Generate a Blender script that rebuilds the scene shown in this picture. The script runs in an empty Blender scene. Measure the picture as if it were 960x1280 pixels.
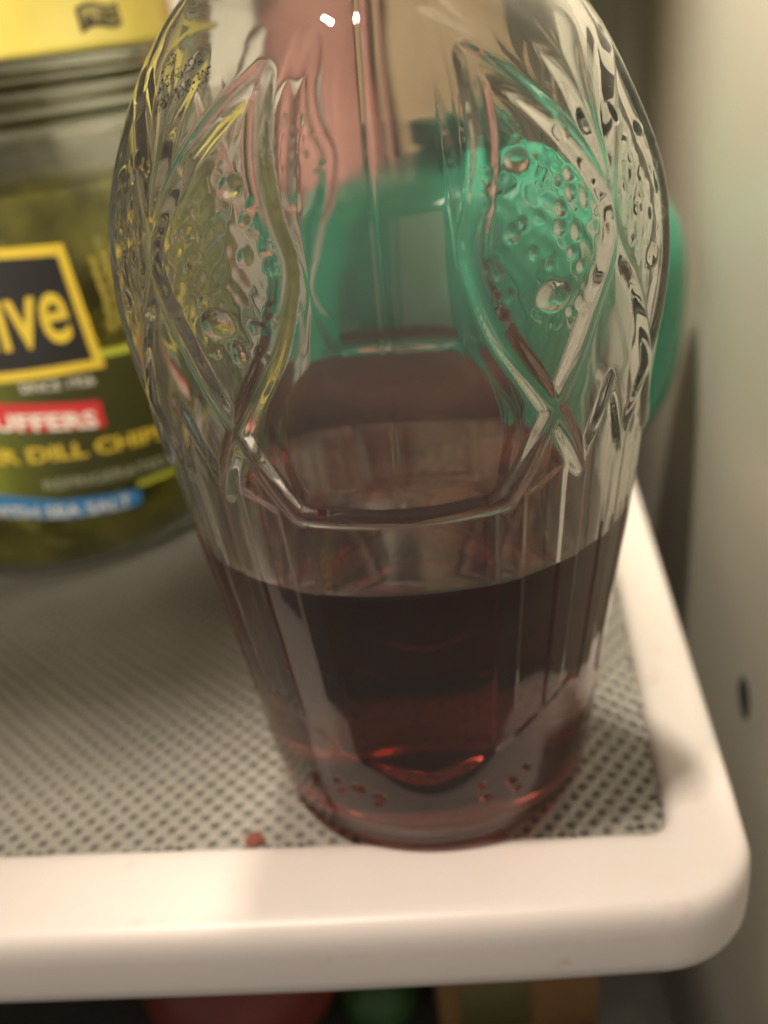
import bpy, bmesh, math, random
import numpy as np
from mathutils import Vector, Matrix, Quaternion

random.seed(7)
rng = np.random.default_rng(7)
S = 0.001                                   # everything below is written in millimetres
sc = bpy.context.scene
COL = sc.collection

# ------------------------------------------------------------------ camera
CAM = Vector((-5.3, -158.0, 142.0))
PITCH, ROLL, FPX = math.radians(28), math.radians(6.0), 1200.0
fw = Vector((0, math.cos(PITCH), -math.sin(PITCH)))
rt0 = Vector((1, 0, 0)); dn0 = fw.cross(rt0)
rt = math.cos(ROLL) * rt0 + math.sin(ROLL) * dn0
dn = -math.sin(ROLL) * rt0 + math.cos(ROLL) * dn0
cd = bpy.data.cameras.new('camera'); co = bpy.data.objects.new('camera', cd); COL.objects.link(co)
m = Matrix.Identity(4)
for i in range(3):
    m[i][0] = rt[i]; m[i][1] = -dn[i]; m[i][2] = -fw[i]; m[i][3] = CAM[i] * S
co.matrix_world = m
cd.sensor_fit = 'VERTICAL'; cd.sensor_height = 24.0
cd.lens = 24.0 * FPX / 1280.0
cd.clip_start = 0.005; cd.clip_end = 20.0
cd.dof.use_dof = True
cd.dof.focus_distance = 0.129
cd.dof.aperture_fstop = cd.lens / 2.9      # a phone lens: about 2.9 mm of opening
sc.camera = co

# ------------------------------------------------------------------ world and light
w = bpy.data.worlds.new('World'); sc.world = w; w.use_nodes = True
bg = w.node_tree.nodes['Background']
bg.inputs[0].default_value = (1.0, 0.86, 0.72, 1); bg.inputs[1].default_value = 0.20


def lamp(name, kind, loc, target, power, color, size=None, **kw):
    d = bpy.data.lights.new(name, kind); o = bpy.data.objects.new(name, d); COL.objects.link(o)
    o.location = Vector(loc) * S
    o.rotation_euler = (Vector(target) - Vector(loc)).to_track_quat('-Z', 'Y').to_euler()
    d.energy = power; d.color = color
    if size is not None:
        if kind == 'AREA':
            d.shape = 'RECTANGLE'; d.size = size[0] * S; d.size_y = size[1] * S
        else:
            d.shadow_soft_size = size * S
    for k, v in kw.items(): setattr(d, k, v)
    return o


# the refrigerator's own lamp under its ceiling, near the right-hand wall
lamp('fridge_lamp', 'SPOT', (-50, 185, 405), (6, -70, 0), 4.0, (1.0, 0.87, 0.70), 24, spot_size=math.radians(27), spot_blend=0.9)
lamp('back_fill', 'SPOT', (-20, 130, 405), (-10, 318, 95), 5.0, (1.0, 0.87, 0.68), 12, spot_size=math.radians(46), spot_blend=0.7)  # extra fill spot, added to brighten the back wall
lamp('wall_lamp', 'SPOT', (20, 80, 400), (122, 80, 215), 12.5, (1.0, 0.87, 0.68), 9, spot_size=math.radians(64), spot_blend=1.0)
# the kitchen's lamp behind and to the left of the photographer
lamp('kitchen_lamp', 'AREA', (-210, -185, 1000), (0, -20, 20), 6.8, (1.0, 0.84, 0.68), (70, 26))
# added fill spot with no source of its own, brightens the jar
lamp('jar_fill', 'SPOT', (-150, -420, 330), (-106, 85, 112), 13.0, (1.0, 0.87, 0.66), 20,
     spot_size=math.radians(22.5), spot_blend=0.9)

sc.view_settings.view_transform = 'Standard'; sc.view_settings.look = 'None'
sc.view_settings.exposure = 0.35; sc.view_settings.gamma = 1.0
cy = sc.cycles
cy.max_bounces = 24; cy.transmission_bounces = 20; cy.glossy_bounces = 8; cy.diffuse_bounces = 4
cy.transparent_max_bounces = 16; cy.volume_bounces = 0
cy.caustics_reflective = True; cy.caustics_refractive = True; cy.blur_glossy = 0.3
cy.sample_clamp_indirect = 3.0; cy.use_denoising = True


# ------------------------------------------------------------------ materials
class NT:
    def __init__(s, name):
        s.m = bpy.data.materials.new(name); s.m.use_nodes = True
        s.t = s.m.node_tree; s.t.nodes.clear()
        s.out = s.t.nodes.new('ShaderNodeOutputMaterial')

    def n(s, kind, ins=None, **props):
        nd = s.t.nodes.new('ShaderNode' + kind)
        for k, v in props.items(): setattr(nd, k, v)
        for k, v in (ins or {}).items():
            if isinstance(v, bpy.types.NodeSocket): s.t.links.new(v, nd.inputs[k])
            else: nd.inputs[k].default_value = v
        return nd

    def surf(s, sock): s.t.links.new(sock, s.out.inputs[0]); return s.m


def c4(c): return (c[0], c[1], c[2], 1)


def ramp(nt, fac, stops):
    r = nt.n('ValToRGB', {0: fac})
    el = r.color_ramp.elements
    while len(el) < len(stops): el.new(0.5)
    for e, (p, c) in zip(el, stops): e.position = p; e.color = c4(c)
    return r.outputs[0]


def plastic(name, col, rough=0.4, var=0.06, nscale=60, bump=0.0, bscale=900, spec=0.5, trans=0.0, sss=0.0, coat=0.0,
            stain=None, metallic=0.0):
    nt = NT(name)
    tc = nt.n('TexCoord').outputs['Object']
    nz = nt.n('TexNoise', {'Vector': tc, 'Scale': nscale, 'Detail': 5.0})
    lo = tuple(max(0, x * (1 - var)) for x in col); hi = tuple(min(1, x * (1 + var)) for x in col)
    c = ramp(nt, nz.outputs[0], [(0.3, lo), (0.7, hi)])
    if stain:
        scol, ssc, th = stain
        n2 = nt.n('TexNoise', {'Vector': tc, 'Scale': ssc, 'Detail': 6.0, 'Roughness': 0.65})
        f = nt.n('MapRange', {0: n2.outputs[0], 1: th, 2: th + 0.12, 3: 0.0, 4: 0.55})
        c = nt.n('MixRGB', {0: f.outputs[0], 1: c, 2: c4(scol)}).outputs[0]
    p = nt.n('BsdfPrincipled', {'Base Color': c, 'Roughness': rough, 'Specular IOR Level': spec, 'Metallic': metallic,
                                'Transmission Weight': trans, 'Coat Weight': coat})
    if sss: p.inputs['Subsurface Weight'].default_value = sss; p.inputs['Subsurface Scale'].default_value = 0.003
    if bump:
        bn = nt.n('TexNoise', {'Vector': tc, 'Scale': bscale, 'Detail': 3.0})
        b = nt.n('Bump', {'Height': bn.outputs[0], 'Strength': bump, 'Distance': 0.0004})
        nt.t.links.new(b.outputs[0], p.inputs['Normal'])
    return nt.surf(p.outputs[0])


def glassmat(name, col=(0.97, 0.985, 0.975), ior=1.5, rough=0.0, wave=0.0, haze=0.0):
    nt = NT(name)
    g = nt.n('BsdfGlass', {'Color': c4(col), 'Roughness': rough, 'IOR': ior})
    if wave:
        tc = nt.n('TexCoord').outputs['Object']
        nz = nt.n('TexNoise', {'Vector': tc, 'Scale': 130.0, 'Detail': 3.0})
        b = nt.n('Bump', {'Height': nz.outputs[0], 'Strength': wave, 'Distance': 0.0006})
        nt.t.links.new(b.outputs[0], g.inputs['Normal'])
    if haze:                                 # patchy pale haze over handled glass, lifts its darks like fill light
        tc = nt.n('TexCoord').outputs['Object']
        n3 = nt.n('TexNoise', {'Vector': tc, 'Scale': 38.0, 'Detail': 5.0, 'Distortion': 0.6})
        fa = nt.n('MapRange', {0: n3.outputs[0], 1: 0.3, 2: 0.75, 3: haze * 0.4, 4: haze * 1.6})
        df = nt.n('BsdfDiffuse', {'Color': (0.80, 0.79, 0.76, 1)})
        mx = nt.n('MixShader', {0: fa.outputs[0], 1: g.outputs[0], 2: df.outputs[0]})
        return nt.surf(mx.outputs[0])
    return nt.surf(g.outputs[0])


# ------------------------------------------------------------------ mesh helpers
def tag(o, label=None, cat=None, group=None, kind=None):
    for k, v in (('label', label), ('category', cat), ('group', group), ('kind', kind)):
        if v: o[k] = v
    return o


def mesh_obj(name, verts, faces, mat, parent=None, smooth=True, local=True):
    """verts in mm (world); with a parent at loc p the mesh is stored relative to it."""
    off = Vector((0, 0, 0))
    me = bpy.data.meshes.new(name)
    v = np.asarray(verts, float)
    if parent is not None: v = v - np.array(parent['_loc'])
    me.from_pydata((v * S).tolist(), [], faces)
    me.validate(); me.update()
    me.polygons.foreach_set('use_smooth', [smooth] * len(me.polygons))
    if mat is not None: me.materials.append(mat)
    o = bpy.data.objects.new(name, me); COL.objects.link(o)
    if parent is not None: o.parent = parent
    return o


def grid_obj(name, V, closed_u, mat, parent=None, flip=False, smooth=True, cap0=False, cap1=False):
    """V: rows x cols x 3 (mm). Fast quad grid."""
    r, c = V.shape[:2]
    idx = np.arange(r * c).reshape(r, c)
    nx = np.roll(idx, -1, 1) if closed_u else idx[:, 1:]
    a = idx if closed_u else idx[:, :-1]
    q = np.stack([a[:-1], nx[:-1], nx[1:], a[1:]], -1).reshape(-1, 4)
    if flip: q = q[:, ::-1]
    v = V.reshape(-1, 3)
    me = bpy.data.meshes.new(name)
    if parent is not None: v = v - np.array(parent['_loc'])
    tris = []
    extra = []
    if cap0:
        extra.append(v[idx[0]].mean(0)); k = len(v) + len(extra) - 1
        for i in range(c): tris.append((k, idx[0][(i + 1) % c], idx[0][i]))
    if cap1:
        extra.append(v[idx[-1]].mean(0)); k = len(v) + len(extra) - 1
        for i in range(c): tris.append((k, idx[-1][i], idx[-1][(i + 1) % c]))
    if flip: tris = [t[::-1] for t in tris]
    if extra: v = np.vstack([v, np.array(extra)])
    v = (v * S).astype(np.float32)
    nq, ntri = len(q), len(tris)
    me.vertices.add(len(v)); me.vertices.foreach_set('co', v.ravel())
    loops = np.concatenate([q.ravel(), np.array(tris, int).ravel()]) if ntri else q.ravel()
    me.loops.add(len(loops)); me.loops.foreach_set('vertex_index', loops.astype(np.int32))
    st = np.concatenate([np.arange(nq) * 4, nq * 4 + np.arange(ntri) * 3]).astype(np.int32)
    me.polygons.add(nq + ntri); me.polygons.foreach_set('loop_start', st)
    me.polygons.foreach_set('use_smooth', [smooth] * (nq + ntri))
    me.update(calc_edges=True); me.validate()
    if mat is not None: me.materials.append(mat)
    o = bpy.data.objects.new(name, me); COL.objects.link(o)
    if parent is not None: o.parent = parent
    return o


def empty(name, loc):
    o = bpy.data.objects.new(name, None); COL.objects.link(o)
    o.location = Vector(loc) * S; o['_loc'] = tuple(loc); o.empty_display_size = 0.02
    return o


def lathe(name, prof, c, mat, parent=None, n=96, flip=False, smooth=True, cap0=False, cap1=False, wob=0.0):
    a = np.linspace(0, 2 * np.pi, n, endpoint=False)
    p = np.array(prof, float)
    V = np.zeros((len(p), n, 3))
    rr = p[:, 0][:, None] * (1 + wob * np.sin(3 * a + 1)[None, :] + wob * np.sin(7 * a)[None, :] * .5)
    V[..., 0] = c[0] + rr * np.sin(a); V[..., 1] = c[1] - rr * np.cos(a); V[..., 2] = c[2] + p[:, 1][:, None]
    return grid_obj(name, V, True, mat, parent, flip, smooth, cap0, cap1)


def dense(prof, step):
    """resample a profile with a smooth (Catmull-Rom) curve"""
    p = np.array(prof, float); out = []
    q = np.vstack([2 * p[0] - p[1], p, 2 * p[-1] - p[-2]])
    for i in range(1, len(q) - 2):
        n = max(1, int(np.ceil(np.linalg.norm(q[i + 1] - q[i]) / step)))
        for k in range(n):
            t = k / n
            out.append(.5 * ((2 * q[i]) + (-q[i - 1] + q[i + 1]) * t + (2 * q[i - 1] - 5 * q[i] + 4 * q[i + 1] - q[i + 2]) * t * t
                             + (-q[i - 1] + 3 * q[i] - 3 * q[i + 1] + q[i + 2]) * t ** 3))
    out.append(p[-1])
    return np.array(out)


def box_verts(x0, x1, y0, y1, z0, z1):
    return [(x0, y0, z0), (x1, y0, z0), (x1, y1, z0), (x0, y1, z0), (x0, y0, z1), (x1, y0, z1), (x1, y1, z1), (x0, y1, z1)]


BOXF = [(0, 3, 2, 1), (4, 5, 6, 7), (0, 1, 5, 4), (1, 2, 6, 5), (2, 3, 7, 6), (3, 0, 4, 7)]


def bevel_box(name, x0, x1, y0, y1, z0, z1, mat, parent=None, bev=2.0, rot=0.0, seg=3):
    bm = bmesh.new()
    vs = [bm.verts.new(v) for v in box_verts(x0, x1, y0, y1, z0, z1)]
    for f in BOXF: bm.faces.new([vs[i] for i in f])
    bmesh.ops.bevel(bm, geom=bm.edges[:], offset=bev, segments=seg, profile=0.5, affect='EDGES')
    cx, cyy = (x0 + x1) / 2, (y0 + y1) / 2
    V = []
    for v in bm.verts:
        dx, dy = v.co.x - cx, v.co.y - cyy
        V.append((cx + dx * math.cos(rot) - dy * math.sin(rot), cyy + dx * math.sin(rot) + dy * math.cos(rot), v.co.z))
    bm.verts.index_update()
    F = [[v.index for v in f.verts] for f in bm.faces]
    bm.free()
    return mesh_obj(name, V, F, mat, parent)


# ================================================================== the setting: refrigerator liner
liner = plastic('liner_plastic', (0.62, 0.59, 0.51), 0.32, 0.04, 9, bump=0.15, bscale=500, stain=((0.55, 0.47, 0.33), 14, 0.60))
WD = np.array([23.0, 170.0]); WD /= np.linalg.norm(WD); WN = np.array([WD[1], -WD[0]])
W0 = np.array([55.7, -31.5]) + 24 * WN


def wallpt(t, z, out=0.0):
    q = W0 + WD * t + WN * out
    return (q[0], q[1], z)


# right wall: an upright moulded sheet with a soft step low down
ts = np.linspace(-45, 355, 41); zs = np.linspace(-330, 420, 76)
V = np.zeros((len(zs), len(ts), 3))
for i, z in enumerate(zs):
    for j, t in enumerate(ts):
        bow = 6 * max(0, (t - 300) / 55) ** 2 * -1
        front = 9 * max(0, (-25 - t) / 20) ** 2
        V[i, j] = wallpt(t, z, bow + front)
wr = grid_obj('wall_right', V, False, liner); tag(wr, kind='structure')
back_y = 318
bw = mesh_obj('back_wall', box_verts(-360, 190, back_y, back_y + 12, -330, 420), BOXF, liner, smooth=False); tag(bw, kind='structure')
lw = mesh_obj('wall_left', box_verts(-372, -360, -70, back_y + 12, -330, 420), BOXF, liner, smooth=False); tag(lw, kind='structure')
ce = mesh_obj('ceiling', box_verts(-372, 190, -70, back_y + 12, 421, 433), BOXF, liner, smooth=False); tag(ce, kind='structure')
floor_m = plastic('bin_floor', (0.05, 0.047, 0.042), 0.5, 0.2, 12)
fl = mesh_obj('floor', box_verts(-372, 190, -70, back_y + 12, -343, -331), BOXF, floor_m, smooth=False); tag(fl, kind='structure')

# a small oval hole moulded into the right wall
hm = plastic('hole_dark', (0.04, 0.04, 0.042), 0.6)
hole = empty('wall_hole', wallpt(90.0, -42.6, -0.4))
tag(hole, 'small dark oval hole in the beige side wall right of the shelf', 'hole')
a = np.linspace(0, 2 * np.pi, 28, endpoint=False)
V = np.zeros((4, 28, 3))
for i, (rs, dep) in enumerate(((1.5, 0.02), (1.3, -0.35), (1.08, -0.3), (0.92, -0.08))):
    for j, q in enumerate(a): V[i, j] = wallpt(90 + 4.0 * rs * math.cos(q), -42.6 + 4.0 * rs * math.sin(q), dep)
grid_obj('hole_recess', V, True, hm, hole, cap1=True)

# ================================================================== the shelf
shelf = empty('fridge_shelf', (0, 100, 0))
tag(shelf, 'white rimmed refrigerator shelf with a dotted translucent panel under the bottle and jar', 'shelf')
rim_m = plastic('rim_plastic', (0.80, 0.75, 0.715), 0.38, 0.03, 22, bump=0.06, bscale=300, sss=0.12,
                stain=((0.62, 0.42, 0.35), 70, 0.615))
# inner and outer outline of the rim, paired
inn = [(-330, 3.0), (-240, -5.3), (-150, -13.6), (-87.7, -19.3), (-24.3, -25.2), (10, -28.3), (37.4, -30.8)]
outl = [(-330, -27.5), (-240, -33.0), (-150, -38.3), (-86, -41.6), (-25, -46.2), (10, -48.2), (36.0, -49.2)]
for k in range(1, 10):                       # round the corner
    t = k / 10
    inn.append((37.4 + 3.7 * math.sin(t * math.pi / 2) + 0.3 * t, -30.8 + 3.6 * (1 - math.cos(t * math.pi / 2))))
    outl.append((36.0 + 19.6 * math.sin(t * math.radians(82)) , -49.2 + 18.5 * (1 - math.cos(t * math.radians(82)))))
for y in (-22, 0, 15, 40, 68, 110, 160, 220, 285):
    inn.append((41.6 + (y + 27.2) * 0.150, y)); outl.append((55.7 + (y + 31.5) * 0.136, y))
inn = np.array(inn); outl = np.array(outl)
sec = dense([(0.0, -2.5), (0.0, 0.6), (0.05, 1.9), (0.14, 2.6), (0.35, 3.0), (0.6, 2.9), (0.80, 2.2), (0.92, 0.6), (0.985, -2.2), (1.0, -5.0),
             (1.0, -11.0), (0.985, -13.6), (0.93, -15.2), (0.84, -15.6)], 0.06) if False else \
    np.array([(0.0, -2.5), (0.0, 0.5), (0.02, 1.3), (0.06, 2.0), (0.12, 2.5), (0.2, 2.8), (0.35, 3.0), (0.62, 3.0), (0.76, 2.85), (0.85, 2.5), (0.91, 1.9),
              (0.95, 1.0), (0.975, -0.2), (0.99, -1.6), (0.998, -3.6), (1.0, -10.4), (0.995, -12.0), (0.97, -13.3), (0.92, -14.1), (0.84, -14.4), (0.12, -14.4), (0.1, -8.0), (0.0, -6.0)])
V = np.zeros((len(inn), len(sec), 3))
for i in range(len(inn)):
    for j, (s_, z) in enumerate(sec):
        p = inn[i] * (1 - s_) + outl[i] * s_
        V[i, j] = (p[0], p[1], z)
r_o = grid_obj('rim', V, True, rim_m, shelf)
# patterned panel: a rhombic lattice of dimples, every dimple real
pan = NT('panel_plastic')
tcp = pan.n('TexCoord').outputs['Object']
n1 = pan.n('TexNoise', {'Vector': tcp, 'Scale': 30.0, 'Detail': 5.0})
base = ramp(pan, n1.outputs[0], [(0.3, (0.29, 0.285, 0.252)), (0.7, (0.37, 0.36, 0.318))])
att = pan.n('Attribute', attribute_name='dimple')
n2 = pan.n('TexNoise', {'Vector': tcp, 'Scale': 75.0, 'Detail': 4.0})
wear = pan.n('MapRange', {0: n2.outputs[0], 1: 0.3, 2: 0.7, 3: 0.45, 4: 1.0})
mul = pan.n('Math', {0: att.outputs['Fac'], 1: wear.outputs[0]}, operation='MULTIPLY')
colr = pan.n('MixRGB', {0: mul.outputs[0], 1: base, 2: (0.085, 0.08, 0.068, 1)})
pp = pan.n('BsdfPrincipled', {'Base Color': colr.outputs[0], 'Roughness': 0.34, 'Specular IOR Level': 0.5})
panel_m = pan.surf(pp.outputs[0])
A1, A2 = np.array([2.16, 2.36]), np.array([-2.16, 2.36])


def inside(x, y):
    if y < -30.4 or y > 284: return False
    if x > 41.6 + (y + 27.2) * 0.150 + 0.6: return False
    if y < -30.8 + (37.4 - x) * 0.0920 - 0.6: return False
    return x > -235


vs, fs, dm = [], [], []
vmap = {}


def vid(p, z, d):
    k = (round(p[0], 3), round(p[1], 3), round(z, 2))
    if k not in vmap:
        vmap[k] = len(vs); vs.append((p[0], p[1], z)); dm.append(d)
    return vmap[k]


for i in range(-75, 130):
    for j in range(-75, 130):
        c = A1 * i + A2 * j + np.array([-84.2, -11.5])
        if not inside(*c): continue
        cs = [c - (A1 + A2) / 2, c + (A1 - A2) / 2, c + (A1 + A2) / 2, c + (A2 - A1) / 2]
        # ring of 8, corners first, then edge directions
        ring, ring2 = [], []
        cor = [vid(q, 0.35, 0) for q in cs]
        for k in range(8):
            q = cs[k // 2] if k % 2 == 0 else (cs[k // 2] + cs[(k // 2 + 1) % 4]) / 2
            dv = (q - c) / np.linalg.norm(q - c)
            ring.append(vid(c + dv * 1.02, 0.05, 0.05)); ring2.append(vid(c + dv * 0.56, -0.75, 1.0))
        ctr = vid(c, -0.95, 1.0)
        for k in range(4):
            fs.append((cor[k], cor[(k + 1) % 4], ring[(2 * k + 2) % 8], ring[2 * k + 1], ring[2 * k]))
        for k in range(8):
            fs.append((ring[k], ring[(k + 1) % 8], ring2[(k + 1) % 8], ring2[k]))
            fs.append((ring2[k], ring2[(k + 1) % 8], ctr))
pnl = mesh_obj('panel', vs, fs, panel_m, shelf, smooth=False)
at = pnl.data.attributes.new('dimple', 'FLOAT', 'POINT'); at.data.foreach_set('value', dm)
# solid underside of the panel
mesh_obj('panel_underside', [(-330, 2.0, -3.2), (38.5, -30.0, -3.2), (87, 284, -3.2), (-330, 284, -3.2),
                   (-330, 2.0, -1.6), (38.5, -30.0, -1.6), (87, 284, -1.6), (-330, 284, -1.6)], BOXF, panel_m, shelf, smooth=False)

# ================================================================== the cut glass bottle
PROF = [(178, 14.2), (168, 14.0), (158, 14.6), (153, 15.8), (150, 19), (147, 23.6), (143, 28.4), (140, 31.0), (137, 33.2), (132, 36.0), (127, 38.3), (123, 40.0), (117, 41.9), (112, 42.8),
        (106, 43.4), (100, 43.4), (96, 43.2), (89, 42.5), (82, 41.5), (77, 40.9), (71, 40.3), (59.5, 39.0), (52, 37.9), (44, 36.9), (32, 35.2),
        (14.5, 33.4), (8, 32.4), (3.4, 30.9), (1.2, 29.0), (0.25, 27.0)]
pz = np.array([p[0] for p in PROF][::-1], float); pr = np.array([p[1] for p in PROF][::-1], float)


def sm_interp(z, X, Y):
    """monotone-ish smooth interpolation: linear, then boxed"""
    acc = 0
    for d in (-1.6, -0.8, 0, 0.8, 1.6): acc = acc + np.interp(np.clip(z + d * np.clip(np.minimum(z, 174 - z) / 4, 0, 1), X[0], X[-1]), X, Y)
    return acc / 5


NA = 720
AZ0 = math.radians(-4.0)
rows = np.concatenate([np.linspace(178, 154, 24), np.arange(153.6, 1.3, -0.38), np.array([1.1, 0.8, 0.55, 0.35, 0.25])])
az = np.linspace(-np.pi, np.pi, NA, endpoint=False)
ZZ, AA = np.meshgrid(rows, az, indexing='ij')
RR = sm_interp(ZZ, pz, pr)
loc_deg = np.degrees(AA - AZ0)
fold = np.abs((loc_deg + 45) % 90 - 45)      # 0..45 mirror domain
CA = [(21, 135), (20.8, 127), (18.2, 120), (15.8, 113.5), (19, 104.5), (25, 97), (30, 91.5), (35, 85.5), (38.5, 80), (42, 86), (45.2, 92)]
CB = [(21, 135), (27, 132.6), (34, 128.6), (41, 122.5), (45.3, 115.8), (43.6, 110.5), (39, 105), (34.4, 98), (30, 91.5), (25.5, 84.5), (20.8, 78.6), (0, 77.8)]
CC = [(39, 137), (43.6, 131), (44.8, 125), (45.3, 115.8)]
CD = [(12, 147), (14, 135), (14.6, 124), (13.5, 112), (14.5, 104), (19, 97), (22, 91), (20, 80)]


def pl_dist(poly, sm=True):
    p = dense(poly, 2.0) if sm else np.array(poly, float)
    d2 = np.full(ZZ.shape, 1e9)
    kx = RR * math.pi / 180
    for q0, q1 in zip(p[:-1], p[1:]):
        ax, ay = (fold - q0[0]) * kx, ZZ - q0[1]
        bx, by = (q1[0] - q0[0]) * kx, q1[1] - q0[1]
        t = np.clip((ax * bx + ay * by) / (bx * bx + by * by + 1e-9), 0, 1)
        d2 = np.minimum(d2, (ax - t * bx) ** 2 + (ay - t * by) ** 2)
    return np.sqrt(d2)


dA = np.minimum(pl_dist(CA[:9]), pl_dist(CA[8:], False)); dB = np.minimum(pl_dist(CB[:11]), pl_dist(CB[10:], False))
dC, dD = pl_dist(CC), pl_dist(CD)
dm_ = np.minimum(np.minimum(dA, dB), dC)


def bead(d, wid, hgt):                       # a rounded pressed ridge with a crisp foot
    return hgt * np.clip(1 - (d / wid) ** 2, 0, 1) ** 0.8


H = bead(dm_, 1.8, 0.68) + 0.10 * np.exp(-(dm_ / 2.6) ** 2)
H += 0.10 * np.exp(-(dD / 0.9) ** 2)
H *= np.clip((142 - ZZ) / 14, 0, 1) * (1 - np.clip((ZZ - 126) / 9, 0, 1) * np.clip((fold - 30) / 6, 0, 1) * 0.6)
# broad hollow between the ridges
H -= 0.0 * np.clip(dm_ / 7, 0, 1) ** 2 * np.clip((ZZ - 82) / 6, 0, 1) * np.clip((140 - ZZ) / 8, 0, 1)
# pebbled ovals
OV_L = np.interp(ZZ, [91.5, 97, 104.5, 113.5, 120, 127, 135], [30, 25, 19, 15.8, 18.2, 20.8, 21])
OV_R = np.interp(ZZ, [91.5, 98, 105, 110.5, 115.8, 122.5, 128.6, 132.6, 135], [30, 34.4, 39, 43.6, 45.3, 41, 34, 27, 21])
ins = np.clip((fold - OV_L) / 2.0, 0, 1) * np.clip((OV_R - fold) / 2.0, 0, 1) * np.clip((127 - ZZ) / 4, 0, 1) * np.clip((ZZ - 100) / 4, 0, 1)
sx = loc_deg * RR * math.pi / 180
peb = np.zeros(ZZ.shape)
# the pebbles: small moulded drops, crowded along the inner side of each oval, different in every oval
for q in range(-4, 4):
    base_a = q * 45.0
    for k in range(30 if q in (-1, 0) else 14):
        u = rng.random() ** 2.0
        zc = rng.uniform(102, 122)
        lo, hi = np.interp(zc, [91.5, 104.5, 113.5, 120, 135], [30, 19, 15.8, 18.2, 21]) + 1.5, np.interp(zc, [91.5, 105, 110.5, 115.8, 128.6], [30, 39, 43, 44, 34]) - 3
        fa = lo + u * (hi - lo)
        aa = (base_a + fa) if q % 2 == 0 else (base_a + 45 - fa)
        rad = rng.uniform(0.45, 1.05); hh = rng.uniform(0.12, 0.32)
        dx = ((loc_deg - aa + 180) % 360 - 180) * RR * math.pi / 180
        msk = (np.abs(dx) < 4) & (np.abs(ZZ - zc) < 4)
        dd = np.sqrt(dx[msk] ** 2 + (ZZ[msk] - zc) ** 2)
        peb[msk] = np.maximum(peb[msk], hh * np.sqrt(np.clip(1 - (dd / rad) ** 2, 0, 1)))
# the larger drops
for fa, zc, rx, rz, hh in ((30, 107, 2.5, 1.8, 0.8), (26, 123.5, 1.7, 1.1, 0.65), (36.5, 126, 1.0, 1.2, 0.4), (36, 114, 0.7, 1.0, 0.3), (39, 117.5, .6, .9, .25), (34, 120.5, .6, .6, .2), (23, 115.5, 0.9, 1.0, .35)):
    dx = (fold - fa) * RR * math.pi / 180
    rr2 = (dx / rx) ** 2 + ((ZZ - zc) / rz) ** 2
    peb = np.maximum(peb, hh * np.sqrt(np.clip(1 - rr2, 0, 1)))
    peb -= 0.25 * np.exp(-((np.sqrt(rr2) - 1.25) / 0.18) ** 2) * (hh > .6)
H += peb
# gentle ripple of pressed glass in the ovals
H += ins * 0.03 * np.sin(sx * 1.9 + 1.3 * np.sin(ZZ * 0.9)) * np.cos(ZZ * 1.25 + np.sin(sx * 0.7))
# concentric ripples at the outer side of the ovals
H += ins * 0.025 * np.sin(np.hypot((fold - 17) * .75, ZZ - 104) * 2.6) * np.clip((fold - 24) / 6, 0, 1)
# the cup: flat facets below the zigzag border
FAC = [(-19.5, 19.5, 0.0), (19.5, 25.5, 0.42), (25.5, 35.0, 0.0), (35.0, 41.0, 0.42), (41.0, 49.0, 0.0)]
Rf = RR.copy()
for a0, a1, up in FAC:
    mid, half = (a0 + a1) / 2, (a1 - a0) / 2
    fa = np.clip((np.abs(fold - mid) <= half), 0, 1)
    rf = RR * math.cos(math.radians(half)) / np.cos(np.radians(fold - mid)) + up
    Rf = np.where(fa > 0, rf, Rf)
ztop = np.interp(fold, [0, 20.5, 34, 38.5, 45], [77.2, 77.8, 82, 79.5, 91.0])
zbot = 22 + 13.5 * (fold / 43) ** 1.25
mcup = np.clip((ztop - ZZ) / 1.2, 0, 1) * np.clip((ZZ - zbot) / 1.6, 0, 1)
H *= 1 - 0.45 * np.clip((np.abs(np.degrees(AA)) - 80) / 30, 0, 1)   # the far side is pressed more softly
Rout = RR + np.where(ZZ > 74, H, H * np.clip((ZZ - 69) / 5, 0, 1))
Rout = Rout * (1 - mcup) + (0.35 * RR + 0.65 * np.minimum(Rf, RR + 0.5) - 0.1) * mcup
# little pits cut in the rounded band near the foot
for q in range(8):
    for k in range(7):
        aa = q * 45 + rng.uniform(15, 31) * (1 if q % 2 == 0 else -1) + (0 if q % 2 == 0 else 45); zc = rng.uniform(15, 21)
        dx = ((loc_deg - aa + 180) % 360 - 180) * RR * math.pi / 180
        Rout -= 0.4 * np.exp(-((dx / 0.9) ** 2 + ((ZZ - zc) / 0.55) ** 2) ** 2)
# a ring at the heel, and the mould seam
Rout += 0.28 * np.exp(-((ZZ - 6.2) / 0.8) ** 2)
seam = np.minimum(np.abs((loc_deg + 180 + 0) % 180 - 0), np.abs((loc_deg) % 180 - 180)) * RR * math.pi / 180
Rout += 0.16 * np.exp(-(seam / 0.28) ** 2) * np.clip((ZZ - 79) / 3, 0, 1)
Rout += 0.03 * np.sin(AA * 5 + ZZ * .11) + 0.012 * np.sin(AA * 9 - ZZ * .23)
# neck thread
Rout += np.where(ZZ > 161, 0.9 * np.clip(np.cos((ZZ + (AA / math.tau) * 4) * math.tau / 4), 0, 1) * np.clip((176 - ZZ) / 3, 0, 1) * np.clip((ZZ - 161) / 3, 0, 1), 0)

LEVEL = 63.0
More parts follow.
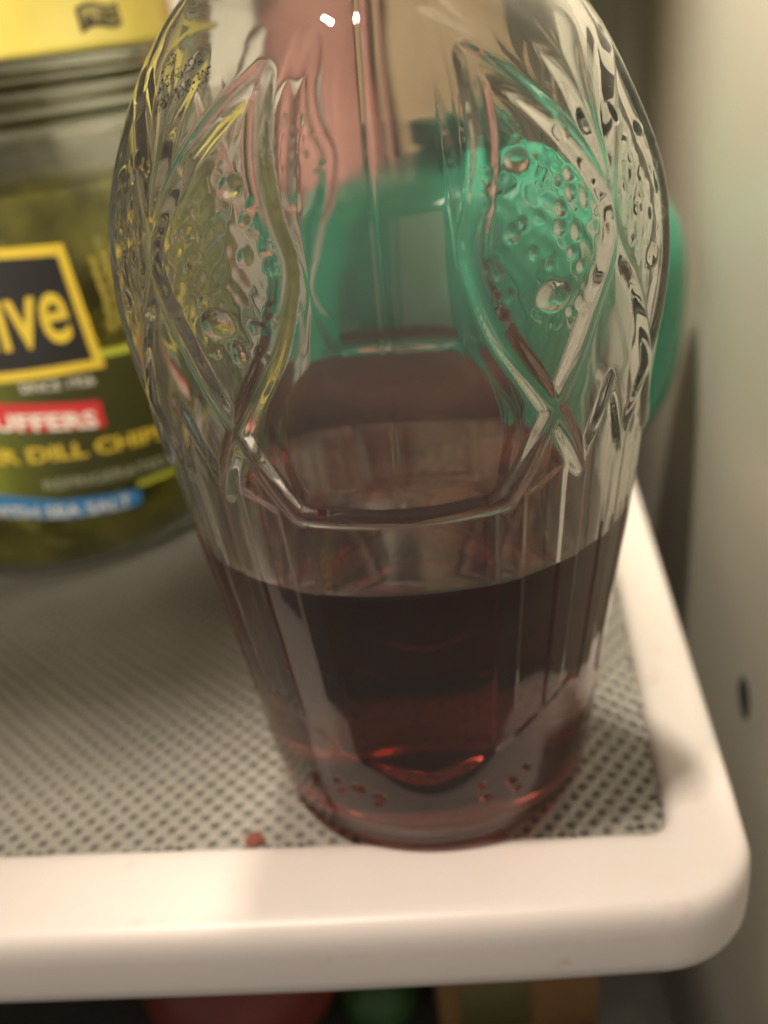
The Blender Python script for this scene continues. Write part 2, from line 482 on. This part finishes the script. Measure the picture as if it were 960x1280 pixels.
# inner wall: smooth, thick at the base
ip = [(176.5, 10.6), (168, 10.6), (158, 11.2), (152, 14.0), (148.5, 19.0), (145, 23.6), (141, 27.2), (137, 30.1), (132, 33.0), (126, 35.7), (120, 37.7), (114, 39.0), (107, 39.8), (100, 39.9), (93, 39.4),
      (85, 38.6), (77, 37.6), (70, 36.9), (63, 36.2), (52, 34.9), (42, 33.6), (30, 32.2), (20, 31.0), (12, 29.8), (7.4, 28.0), (5.4, 25.0), (4.5, 20.5), (4.2, 14), (4.2, 7), (4.3, 0.6)]
idn = dense([(p[0], p[1]) for p in ip], 1.0)
zi, ri = idn[:, 0], idn[:, 1]
kcut = int(np.argmin(np.abs(zi - LEVEL)))
zi[kcut] = LEVEL
ni = 240


def ring(zr, rr, n, wob=True):
    a = np.linspace(-np.pi, np.pi, n, endpoint=False)
    r = rr + (0.10 * np.sin(a * 4 + zr * .09) + 0.02 * np.sin(a * 11 - zr * .21)) * min(1, rr / 20) if wob else rr + 0 * a
    return np.stack([r * np.sin(a), -r * np.cos(a), np.full(n, zr)], -1)


glass = glassmat('bottle_glass', (0.98, 0.985, 0.975), 1.48, 0.0, wave=0.015, haze=0.022)
# absorbing liquid: one interface towards the glass, one towards the air
lq = NT('dark_red_juice')
geo = lq.n('NewGeometry'); sep = lq.n('SeparateXYZ', {0: geo.outputs['Normal']})
nzr = lq.n('Attribute', attribute_name='top')
ior = lq.n('MapRange', {0: nzr.outputs['Fac'], 1: 0.0, 2: 1.0, 3: 1.36 / 1.48, 4: 1.36})
gl = lq.n('BsdfGlass', {'Color': (1, 1, 1, 1), 'Roughness': 0.0, 'IOR': ior.outputs[0]})
va = lq.n('VolumeAbsorption', {'Color': (0.66, 0.14, 0.06, 1), 'Density': 52.0})
lq.t.links.new(va.outputs[0], lq.out.inputs['Volume'])
juice_m = lq.surf(gl.outputs[0])

bottle = empty('glass_bottle', (0, 0, 0))
tag(bottle, 'clear cut glass bottle with diamond ridges and bubble ovals, a third full of dark liquid', 'bottle')
# body: outer skin, lip and inner skin down to the liquid, one mesh
VO = np.stack([Rout * np.sin(AA), -Rout * np.cos(AA), ZZ], -1)
lip = []
for t in np.linspace(0, 1, 7)[1:-1]:
    lip.append(ring(176.5 + 1.5 * math.sin(math.pi * t) + 1.5 * (1 - t) * 1.0, 14.2 + (10.6 - 14.2) * t, NA, False))
VI = [ring(z, r, NA) for z, r in zip(zi[:kcut + 1], ri[:kcut + 1])]
# underside: a shallow punt
VB = [ring(z, r, NA, False) for r, z in ((0.8, 1.6), (8, 1.5), (15, 1.25), (21, 0.85), (24.5, 0.4), (26, 0.2))]
allv = np.concatenate([np.array(VI[::-1]), np.array(lip[::-1]), VO, np.array(VB[::-1])], 0)
body = grid_obj('body', allv, True, glass, bottle, flip=True, cap1=True)

# ink-jet code on the shoulder
ink = plastic('code_ink', (0.012, 0.012, 0.012), 0.6)
vs, fs = [], []


def on_bottle(s_deg, z, lift=0.06):
    r = float(np.interp(math.radians(s_deg), az, Rout[int(np.argmin(np.abs(rows - z)))])) + lift
    return np.array([r * math.sin(math.radians(s_deg)), -r * math.cos(math.radians(s_deg)), z])


for line in range(3):
    for ch in range((6, 8, 9)[line] if line else 3):
        for gx in range(4):
            for gy in range(5):
                if rng.random() < (0.50 if line else 0.35):
                    s_ = -57.0 + (ch * 5.2 + gx) * 0.36 + line * 1.0
                    z_ = 137.6 - line * 2.4 - gy * 0.36 + (ch * 5.2 + gx) * 0.085
                    c = on_bottle(s_, z_); nrm = np.array([c[0], c[1], 0]) / np.hypot(c[0], c[1])
                    t1 = np.array([-nrm[1], nrm[0], 0]); t2 = np.array([0, 0, 1.0]) - nrm * 0.0
                    k0 = len(vs)
                    rd = rng.uniform(0.11, 0.19)
                    for k in range(6):
                        q = c + t1 * rd * math.cos(k * math.pi / 3) + t2 * rd * math.sin(k * math.pi / 3)
                        sz = on_bottle(math.degrees(math.atan2(q[0], -q[1])), q[2], 0.05); vs.append(sz)
                    fs.append(tuple(range(k0, k0 + 6)))
mesh_obj('printed_code', vs, fs, ink, bottle, smooth=False)

# the juice
Vl = np.array([ring(z, r, ni) for z, r in zip(zi[kcut:], ri[kcut:])])
Vt = np.array([ring(LEVEL, ri[kcut] * t, ni) for t in (0.02, 0.3, 0.6, 0.85, 0.95, 0.985)])
Vt[-1][:, 2] = LEVEL - 0.25; Vt[-2][:, 2] = LEVEL - 0.5; Vt[:4, :, 2] = LEVEL - 0.6
nl = len(Vt)
jv = np.concatenate([Vt, Vl], 0)
juice = grid_obj('dark_red_juice', jv, True, juice_m, None, flip=True, cap0=True, cap1=True)
tag(juice, 'dark red brown juice filling the lower third of the clear cut glass bottle', 'juice')
tp = np.zeros(len(juice.data.polygons))
pc = np.zeros(len(juice.data.polygons) * 3); juice.data.polygons.foreach_get('center', pc); pc = pc.reshape(-1, 3)
tp[pc[:, 2] > (LEVEL - 0.62) * S] = 1.0
pr_ = np.hypot(pc[:, 0], pc[:, 1]); tp[pr_ > (ri[kcut] - 0.05) * S] = 0.0
at = juice.data.attributes.new('top', 'FLOAT', 'FACE'); at.data.foreach_set('value', tp)

# ================================================================== the pickle jar
JC = (-108.0, 139.7, 0.2); JR = 60.0
jar = empty('pickle_jar', JC)
tag(jar, 'pickle jar with yellow lid and black and green label, left of the cut glass bottle', 'jar')
jg = glassmat('jar_glass', (0.93, 0.95, 0.92), 1.5)
op = dense([(43, 0.0), (49, 0.8), (54, 4.2), (57.6, 9.5), (59.5, 17), (60, 24), (60, 60), (60, 104), (59.4, 111), (57.8, 117), (56.2, 120), (55.8, 122.4), (57.0, 124.6), (57.0, 126.4), (55.6, 128.2), (55.2, 130.2),
            (56.3, 132), (56.3, 133.6), (55.2, 135), (55, 150)], 1.5)
innp = dense([(52, 150), (52.1, 124), (54, 117), (56, 110), (56.8, 103), (57.6, 60), (58.3, 23), (57.6, 16), (55.6, 9.8), (52, 5.0), (48, 2.6), (40, 1.6)], 3)
lathe('glass_body', np.vstack([op, innp]), JC, jg, jar, n=128, cap0=True, cap1=True)
lid_m = plastic('lid_yellow', (0.68, 0.58, 0.13), 0.33, 0.12, 30, bump=0.1, coat=0.3)
lp = [(54, 137.6), (58.4, 137.4), (59.2, 138.0), (59.3, 139.4), (58.7, 140.4), (58.7, 151.0), (58.2, 153.0), (56.4, 154.4), (54, 154.6), (52.5, 153.8), (0.5, 153.8)]
lathe('lid', lp, JC, lid_m, jar, n=144, cap1=True)


def jp(s_, z, lift):
    a = s_ / JR
    r = JR + lift
    return (JC[0] + r * math.sin(a), JC[1] - r * math.cos(a), z)


def wrap_poly(name, pts, mat, lift, parent, thick=0.12, step=2.0):
    """a printed patch on the cylinder: polygon strip given as matching lower and upper edges [(s, zlo, zhi)]"""
    p = np.array(pts, float); out = []
    for q0, q1 in zip(p[:-1], p[1:]):
        n = max(1, int(abs(q1[0] - q0[0]) / step))
        for k in range(n): out.append(q0 + (q1 - q0) * k / n)
    out.append(p[-1])
    V = np.zeros((len(out), 4, 3))
    for i, (s_, lo, hi) in enumerate(out):
        V[i, 0] = jp(s_, lo, lift - thick); V[i, 1] = jp(s_, lo, lift); V[i, 2] = jp(s_, hi, lift); V[i, 3] = jp(s_, hi, lift - thick)
    return grid_obj(name, V, False, mat, parent, flip=True, smooth=False)


def text_mesh(txt, bold=0.02):
    cu = bpy.data.curves.new('lettering', 'FONT'); cu.body = txt; cu.size = 1.0; cu.offset = bold; cu.resolution_u = 3
    to = bpy.data.objects.new('lettering', cu); COL.objects.link(to)
    bpy.context.view_layer.update()
    me = bpy.data.meshes.new_from_object(to.evaluated_get(bpy.context.evaluated_depsgraph_get()))
    bpy.data.objects.remove(to)
    v = np.array([q.co[:] for q in me.vertices]); f = [tuple(p.vertices) for p in me.polygons]
    bpy.data.meshes.remove(me); bpy.data.curves.remove(cu)
    return v, f


def wrap_text(name, txt, s0, s1, z0, z1, mat, lift, parent, bold=0.02, curve=0.0, slope=0.0, r=None):
    v, f = text_mesh(txt, bold)
    mn, mx = v.min(0), v.max(0)
    x = s0 + (v[:, 0] - mn[0]) / (mx[0] - mn[0]) * (s1 - s0)
    z = z0 + (v[:, 1] - mn[1]) / (mx[1] - mn[1]) * (z1 - z0)
    mid = (s0 + s1) / 2
    z = z + curve * ((x - mid) / 20) ** 2 + slope * (x - mid)
    P = [jp(a_, b_, lift if r is None else r - JR) for a_, b_ in zip(x, z)]
    return mesh_obj(name, P, f, mat, parent, smooth=False)


prt = lambda n, c, **k: plastic(n, c, 0.42, 0.05, 80, **k)
black_p = prt('print_black', (0.018, 0.018, 0.02)); yell_p = prt('print_yellow', (0.62, 0.46, 0.05)); white_p = prt('print_white', (0.75, 0.73, 0.66))
red_p = prt('print_red', (0.52, 0.035, 0.04)); blue_p = prt('print_blue', (0.04, 0.20, 0.46)); lime_p = prt('print_lime', (0.42, 0.45, 0.05)); grey_p = prt('print_grey', (0.32, 0.34, 0.24))
# dark green label with a lighter printed swoosh on its left
lg = NT('label_green')
tl = lg.n('TexCoord').outputs['Object']; sp = lg.n('SeparateXYZ', {0: tl})
xr = lg.n('MapRange', {0: sp.outputs[0], 1: -0.012, 2: 0.022, 3: 1.0, 4: 0.0}, interpolation_type='SMOOTHSTEP')
colg = ramp(lg, xr.outputs[0], [(0.0, (0.040, 0.043, 0.012)), (0.5, (0.10, 0.115, 0.016)), (1.0, (0.27, 0.31, 0.03))])
lgp = lg.n('BsdfPrincipled', {'Base Color': colg, 'Roughness': 0.4})
green_p = lg.surf(lgp.outputs[0])
label = wrap_poly('label', [(-90, 33, 72), (0, 29, 67.5), (32, 27.5, 66.5), (58, 25.5, 64)], green_p, 0.2, jar)
wrap_poly('label_line', [(34, 65.6, 67.6), (58, 63.8, 65.8)], lime_p, 0.3, jar)
wrap_poly('label_line', [(36, 26.4, 28.2), (58, 25.8, 27.6)], lime_p, 0.3, jar)
wrap_poly('emblem_border', [(-58, 66, 100.5), (-34, 68.0, 101), (-10, 66.5, 100.2), (8, 64.4, 98.3), (31.0, 63.2, 96.2), (31.6, 63.1, 95.8), (33, 63.0, 80), (34.8, 62.8, 63)], yell_p, 0.35, jar, step=1.0)
wrap_poly('emblem', [(-56, 69, 98), (-34, 70.6, 98.6), (-10, 69.2, 97.8), (8, 67.1, 95.9), (29.0, 66.0, 93.6), (29.5, 65.9, 93.2), (30.6, 65.8, 80), (32.0, 65.6, 65.8)], black_p, 0.5, jar, step=1.0)
wrap_text('emblem_lettering', 'Olive', -5.5, 28.6, 72.0, 91.5, yell_p, 0.62, jar, bold=0.012, slope=-0.012)
wrap_text('since_lettering', 'SINCE 1926', 12.4, 31.0, 60.0, 62.5, white_p, 0.42, jar, bold=0.0, slope=-0.10)
wrap_poly('red_banner', [(-42, 58, 66), (-10, 54.4, 61.9), (31.2, 46.7, 54.3)], red_p, 0.35, jar)
wrap_text('banner_lettering', 'STUFFERS', -5.5, 29.2, 50.3, 55.1, white_p, 0.48, jar, bold=0.03, slope=-0.18)
wrap_text('variety_lettering', 'KOSHER DILL CHIPS', -22, 47.5, 41.0, 45.5, yell_p, 0.42, jar, bold=0.03, slope=-0.10)
wrap_text('notice_lettering', 'REFRIGERATED', 11.5, 46, 31.2, 34.2, grey_p, 0.42, jar, bold=0.01, slope=-0.085)
wrap_poly('blue_ribbon', [(-38, 33, 41), (-16, 30.2, 37.6), (0, 26.7, 33.2), (15, 23.2, 28.8), (34.4, 21.2, 26.2), (36.2, 22.4, 25.4)], blue_p, 0.36, jar)
wrap_text('ribbon_lettering', 'WITH SEA SALT', -6.5, 33, 24.0, 27.6, white_p, 0.48, jar, bold=0.02, slope=-0.15, curve=0.6)
# sprig of leaves printed beside the emblem
for k in range(6):
    zc = 73.5 + k * 3.4
    for sg in (-1, 1):
        sc_ = 40.2 + sg * 1.5 + 0.6 * math.sin(k)
        v_ = [jp(sc_ + 1.0 * math.cos(q) * (1 if sg > 0 else 1) + sg * 0.6 * math.sin(q), zc + 2.0 * math.sin(q) + sg * .4, 0.3) for q in np.linspace(0, math.tau, 9)[:-1]]
        mesh_obj('leaf', v_, [tuple(range(8))], prt('print_leaf', (0.30, 0.25, 0.05)) if k == 0 and sg < 0 else bpy.data.materials['print_leaf'], jar, smooth=False)


def lid_patch(name, pts, faces, mat, r):
    P = [(JC[0] + r * math.sin(s_ / JR), JC[1] - r * math.cos(s_ / JR), z) for s_, z in pts]
    return mesh_obj(name, P, faces, mat, jar, smooth=False)


# the little waving flag printed on the lid, with its lettering
fl_pts, fl_f = [], []
for k in range(9):
    t = k / 8; s_ = 49.0 + 13.4 * t; wv = 0.8 * math.sin(t * math.tau * 0.9)
    fl_pts += [(s_ + 0.6, 141.3 + 1.7 * t + wv), (s_, 146.7 + 1.2 * t + wv)]
for k in range(8): fl_f.append((2 * k, 2 * k + 2, 2 * k + 3, 2 * k + 1))
lid_patch('flag_mark', fl_pts, fl_f, black_p, 58.85)
in_pts = []
for k in range(9):
    t = k / 8; s_ = 50.0 + 11.5 * t; wv = 0.8 * math.sin((0.06 + 0.88 * t) * math.tau * 0.9)
    in_pts += [(s_ + 0.6, 142.3 + 1.65 * t + wv), (s_, 145.9 + 1.25 * t + wv)]
lid_patch('flag_field', in_pts, fl_f, prt('print_pale', (0.34, 0.30, 0.11)), 58.92)
wrap_text('flag_lettering', 'Mt. Olive', 51.0, 61.3, 143.2, 145.7, black_p, 0, jar, bold=0.03, slope=0.12, r=59.0)

# brine and chips inside
brine_m = plastic('brine', (0.27, 0.235, 0.05), 0.25, 0.65, 70)
br = lathe('pickle_brine', dense([(40, 1.9), (47.7, 2.9), (51.6, 5.3), (55.2, 10), (57.2, 16.1), (57.9, 23), (57.2, 60), (56.5, 107.4), (55.6, 108)], 4), JC, brine_m, None, n=96, cap0=True, cap1=True)
tag(br, 'murky olive brine filling the pickle jar up to its shoulder', 'brine')
bmx = bmesh.new()
for k in range(230):
    aa = rng.uniform(-math.pi, math.pi); zc = rng.uniform(10, 98)
    rr_ = rng.uniform(51.0, 53.4); rad = rng.uniform(8, 13)
    nrm = Vector((math.sin(aa), -math.cos(aa), rng.uniform(-.5, .5))).normalized()
    tilt = Quaternion((0, 0, 1), rng.uniform(-1.0, 1.0)); nrm.rotate(tilt)
    q = nrm.to_track_quat('Z', 'Y').to_matrix()
    cc = Vector((JC[0] + rr_ * math.sin(aa), JC[1] - rr_ * math.cos(aa), zc))
    top, bot = [], []
    for s_ in range(14):
        t = s_ / 14 * math.tau; rw = rad * (1 + .05 * (s_ % 2))
        for lst, hz in ((top, 1.6), (bot, -1.6)):
            p = cc + q @ Vector((rw * math.cos(t), rw * math.sin(t), hz))
            d = Vector((p.x - JC[0], p.y - JC[1])); L = d.length
            p.z = min(max(p.z, 3.5), 108.4); lim = float(np.interp(p.z, [3, 5, 10, 16, 23, 60, 108], [47.9, 51.4, 55.4, 57.4, 58.1, 57.4, 56.6]))
            if L > lim: p.x = JC[0] + d.x / L * lim; p.y = JC[1] + d.y / L * lim
            lst.append(bmx.verts.new(p))
    try:
        bmx.faces.new(top); bmx.faces.new(bot[::-1])
        for s_ in range(14): bmx.faces.new((top[s_ - 1], bot[s_ - 1], bot[s_], top[s_]))
    except ValueError: pass
bmx.verts.index_update()
chips = mesh_obj('pickle_chips', [v.co[:] for v in bmx.verts], [[v.index for v in f.verts] for f in bmx.faces],
                 plastic('pickle_green', (0.46, 0.42, 0.10), 0.3, 0.45, 70), smooth=False)
bmx.free(); tag(chips, 'olive green pickle chips packed behind the glass of the jar', 'pickles', kind='stuff')

# ================================================================== things behind
GC = (32.0, 145.0, 0.4)
gb = empty('green_jug', GC)
tag(gb, 'broad teal green plastic jug standing behind the cut glass bottle', 'jug')
gm = NT('green_plastic')
gt = gm.n('TexCoord').outputs['Object']
gn = gm.n('TexNoise', {'Vector': gt, 'Scale': 25.0, 'Detail': 3.0})
gc_ = ramp(gm, gn.outputs[0], [(0.3, (0.016, 0.29, 0.185)), (0.7, (0.035, 0.44, 0.285))])
gpp = gm.n('BsdfPrincipled', {'Base Color': gc_, 'Roughness': 0.16, 'Transmission Weight': 0.25, 'IOR': 1.45, 'Coat Weight': 0.4})
green_m = gm.surf(gpp.outputs[0])
gprof = dense([(36, 1.5), (46, 0.0), (50, 1.2), (55, 6), (63, 20), (66, 38), (66.5, 54), (65, 68), (60, 79), (51, 87), (38, 92), (22, 94.5), (16, 97), (15, 101)], 2.5)
gbody = lathe('body', gprof, GC, green_m, gb, n=128, cap0=True, cap1=True)
gcap = lathe('cap', [(14.5, 99), (18.5, 99), (19, 100), (19, 104), (18, 105.5), (0.5, 105.7)], GC, plastic('cap_dark_green', (0.02, 0.13, 0.08), 0.4), gb, n=64, cap0=True, cap1=True)
for o_ in (gbody, gcap):                     # an oval jug, broad side to the front
    k_ = 0.58 if o_ is gbody else 0.9
    for v_ in o_.data.vertices: v_.co.y *= k_

# a paler upright label on the front of the jug
order_ = np.argsort(gprof[6:, 1]); gz_, gr_ = gprof[6:, 1][order_], gprof[6:, 0][order_]
V = np.zeros((24, 14, 3))
for i, z in enumerate(np.linspace(34, 84, 24)):
    for j, x in enumerate(np.linspace(6, 24, 14)):
        r_ = float(np.interp(z, gz_, gr_)) + 0.5
        V[i, j] = (x, GC[1] - 0.58 * math.sqrt(max(r_ * r_ - (x - GC[0]) ** 2, 1)) - 0.15, GC[2] + z)
grid_obj('label', V, False, plastic('jug_label', (0.17, 0.36, 0.27), 0.5, 0.15, 60), gb)

RC = (-16.0, 272.0, 0.4)
rb = empty('red_bottle', RC)
tag(rb, 'tall red squeeze bottle seen through the shoulder of the cut glass bottle', 'bottle')
lathe('body', dense([(26, 0), (28, 3), (28.5, 70), (26, 110), (28.5, 160), (26, 190), (16, 204), (12, 206)], 4), RC, plastic('red_plastic', (0.42, 0.20, 0.175), 0.5), rb, n=64, cap0=True, cap1=True)
lathe('cap', dense([(14, 205), (14.5, 210), (11, 220), (5, 230), (3.5, 240)], 3), RC, plastic('cap_white', (0.7, 0.66, 0.58), 0.4), rb, n=40, cap0=True, cap1=True)
ct = empty('tan_carton', (38, 276, 0.4))
tag(ct, 'tall tan cardboard carton standing at the back behind the green jug', 'carton')
bevel_box('carton_body', 16, 76, 252, 300, 0.5, 236, plastic('carton_tan', (0.46, 0.34, 0.21), 0.6, 0.12, 20), ct, 1.5)
bevel_box('carton_flap', 19, 73, 254, 276, 236.2, 238.0, plastic('carton_flap', (0.55, 0.38, 0.2), 0.65), ct, 0.6, seg=2)

DC = (-2.0, 73.0, 0.4)  # added pot, gives the dark red tone above the juice line
dj = empty('added_dark_pot', DC)
tag(dj, 'low oval dark red brown pot, added to darken the view through the cut glass bottle', 'pot')
db_ = lathe('body', dense([(31, 0.0), (35, 1.0), (37, 5), (38, 40), (37.5, 45), (36, 48.5)], 2.5), DC, plastic('pot_red', (0.07, 0.014, 0.010), 0.35, 0.5, 60), dj, n=96, cap0=True, cap1=True)
dl_ = lathe('lid', dense([(36, 48), (38.4, 48.2), (38.8, 49.5), (38.6, 54), (35, 57.6), (26, 60.0), (12, 61.4), (0.5, 61.8)], 2), DC, plastic('pot_lid', (0.05, 0.017, 0.012), 0.7, 0.3, 60, spec=0.15), dj, n=96, cap0=True, cap1=True)
for o_ in (db_, dl_):
    for v_ in o_.data.vertices: v_.co.y *= 0.6

# ================================================================== crumbs
cr_m = plastic('crumb_brown', (0.20, 0.055, 0.035), 0.7, 0.3, 300)


def crumb(name, label, x, y, w_, h_, mat, seed):
    r_ = np.random.default_rng(seed)
    bm = bmesh.new(); bmesh.ops.create_icosphere(bm, subdivisions=2, radius=1.0)
    V = []
    for v in bm.verts:
        p = v.co; k = 1 + 0.28 * math.sin(p.x * 3 + seed) + 0.22 * r_.standard_normal() * .6
        tri = 1.0 - 0.55 * max(0, -p.y)
        V.append((x + p.x * w_ * k * tri, y + p.y * w_ * 0.85 * k, 0.35 + h_ * 0.8 + p.z * h_ * k))
    F = [[v.index for v in f.verts] for f in bm.faces]; bm.free()
    return tag(mesh_obj(name, V, F, mat, smooth=False), label, 'crumb')


crumb('food_crumb', 'reddish brown crumb on the dotted shelf left of the bottle foot', -36.5, -21.8, 2.2, 0.4, cr_m, 3)
crumb('dirt_speck', 'dark speck of dirt in the front right corner of the shelf panel', 36.6, -28.4, 0.8, 0.3, plastic('dirt_dark', (0.05, 0.03, 0.02), 0.8), 5)

# ================================================================== below the shelf
LZ = -150.0
ls = bevel_box('lower_shelf', -355, 70, -40, 316, LZ - 8, LZ, plastic('lower_shelf_dark', (0.085, 0.085, 0.08), 0.25, 0.2), bev=2)
tag(ls, 'dark lower shelf seen below the white rim of the upper shelf', 'shelf')


def round_fruit(name, label, cat, c, r, col, dimple=0.25, stem=True):
    e = empty(name, (c[0], c[1], LZ)); tag(e, label, cat)
    pr_f = []
    for k in range(25):
        t = math.pi * k / 24
        rr_ = math.sin(t) * r * (1 + 0.06 * math.cos(t)); zz_ = -math.cos(t) * r * (0.9 + 0.0 * t)
        dim = dimple * r * math.exp(-((rr_ / r) / 0.28) ** 2)
        pr_f.append((max(rr_, 0.3), zz_ + (dim if zz_ < 0 else -dim)))
    zmin = min(p[1] for p in pr_f)
    lathe('body', [(a_, b_ - zmin) for a_, b_ in pr_f], (c[0], c[1], LZ + 0.1), plastic(name + '_skin', col, 0.35, 0.25, 30), e, n=48, cap0=True, cap1=True, wob=0.012)
    zt = [p for p in pr_f][-1][1] - zmin
    if stem:
        lathe('stem', [(1.6, -2), (1.3, 4), (1.1, 9), (1.5, 12)], (c[0] + 0.5, c[1], LZ + zt), plastic(name + '_stem', (0.10, 0.06, 0.03), 0.8), e, n=10, cap1=True)


round_fruit('red_apple', 'round red fruit below the shelf rim at left of centre', 'fruit', (-66, 52), 33, (0.24, 0.05, 0.04))
round_fruit('green_lime', 'small green fruit below the shelf rim between red fruit and carton', 'fruit', (-23, 44), 13, (0.05, 0.14, 0.04), 0.05, False)
bc = empty('brown_carton', (19, 60, LZ)); tag(bc, 'brown cardboard carton standing below the shelf rim at right', 'carton')
bevel_box('carton_body', -6, 44, 30, 90, LZ + 0.2, LZ + 38, plastic('carton_brown', (0.30, 0.17, 0.07), 0.6, 0.2, 25), bc, 1.2, 0.05)
bevel_box('carton_label', 2, 24, 29.2, 31.0, LZ + 6, LZ + 28, plastic('carton_print', (0.16, 0.15, 0.06), 0.5), bc, 0.3, 0.05, seg=1)

for o in bpy.data.objects:
    if '_loc' in o: del o['_loc']
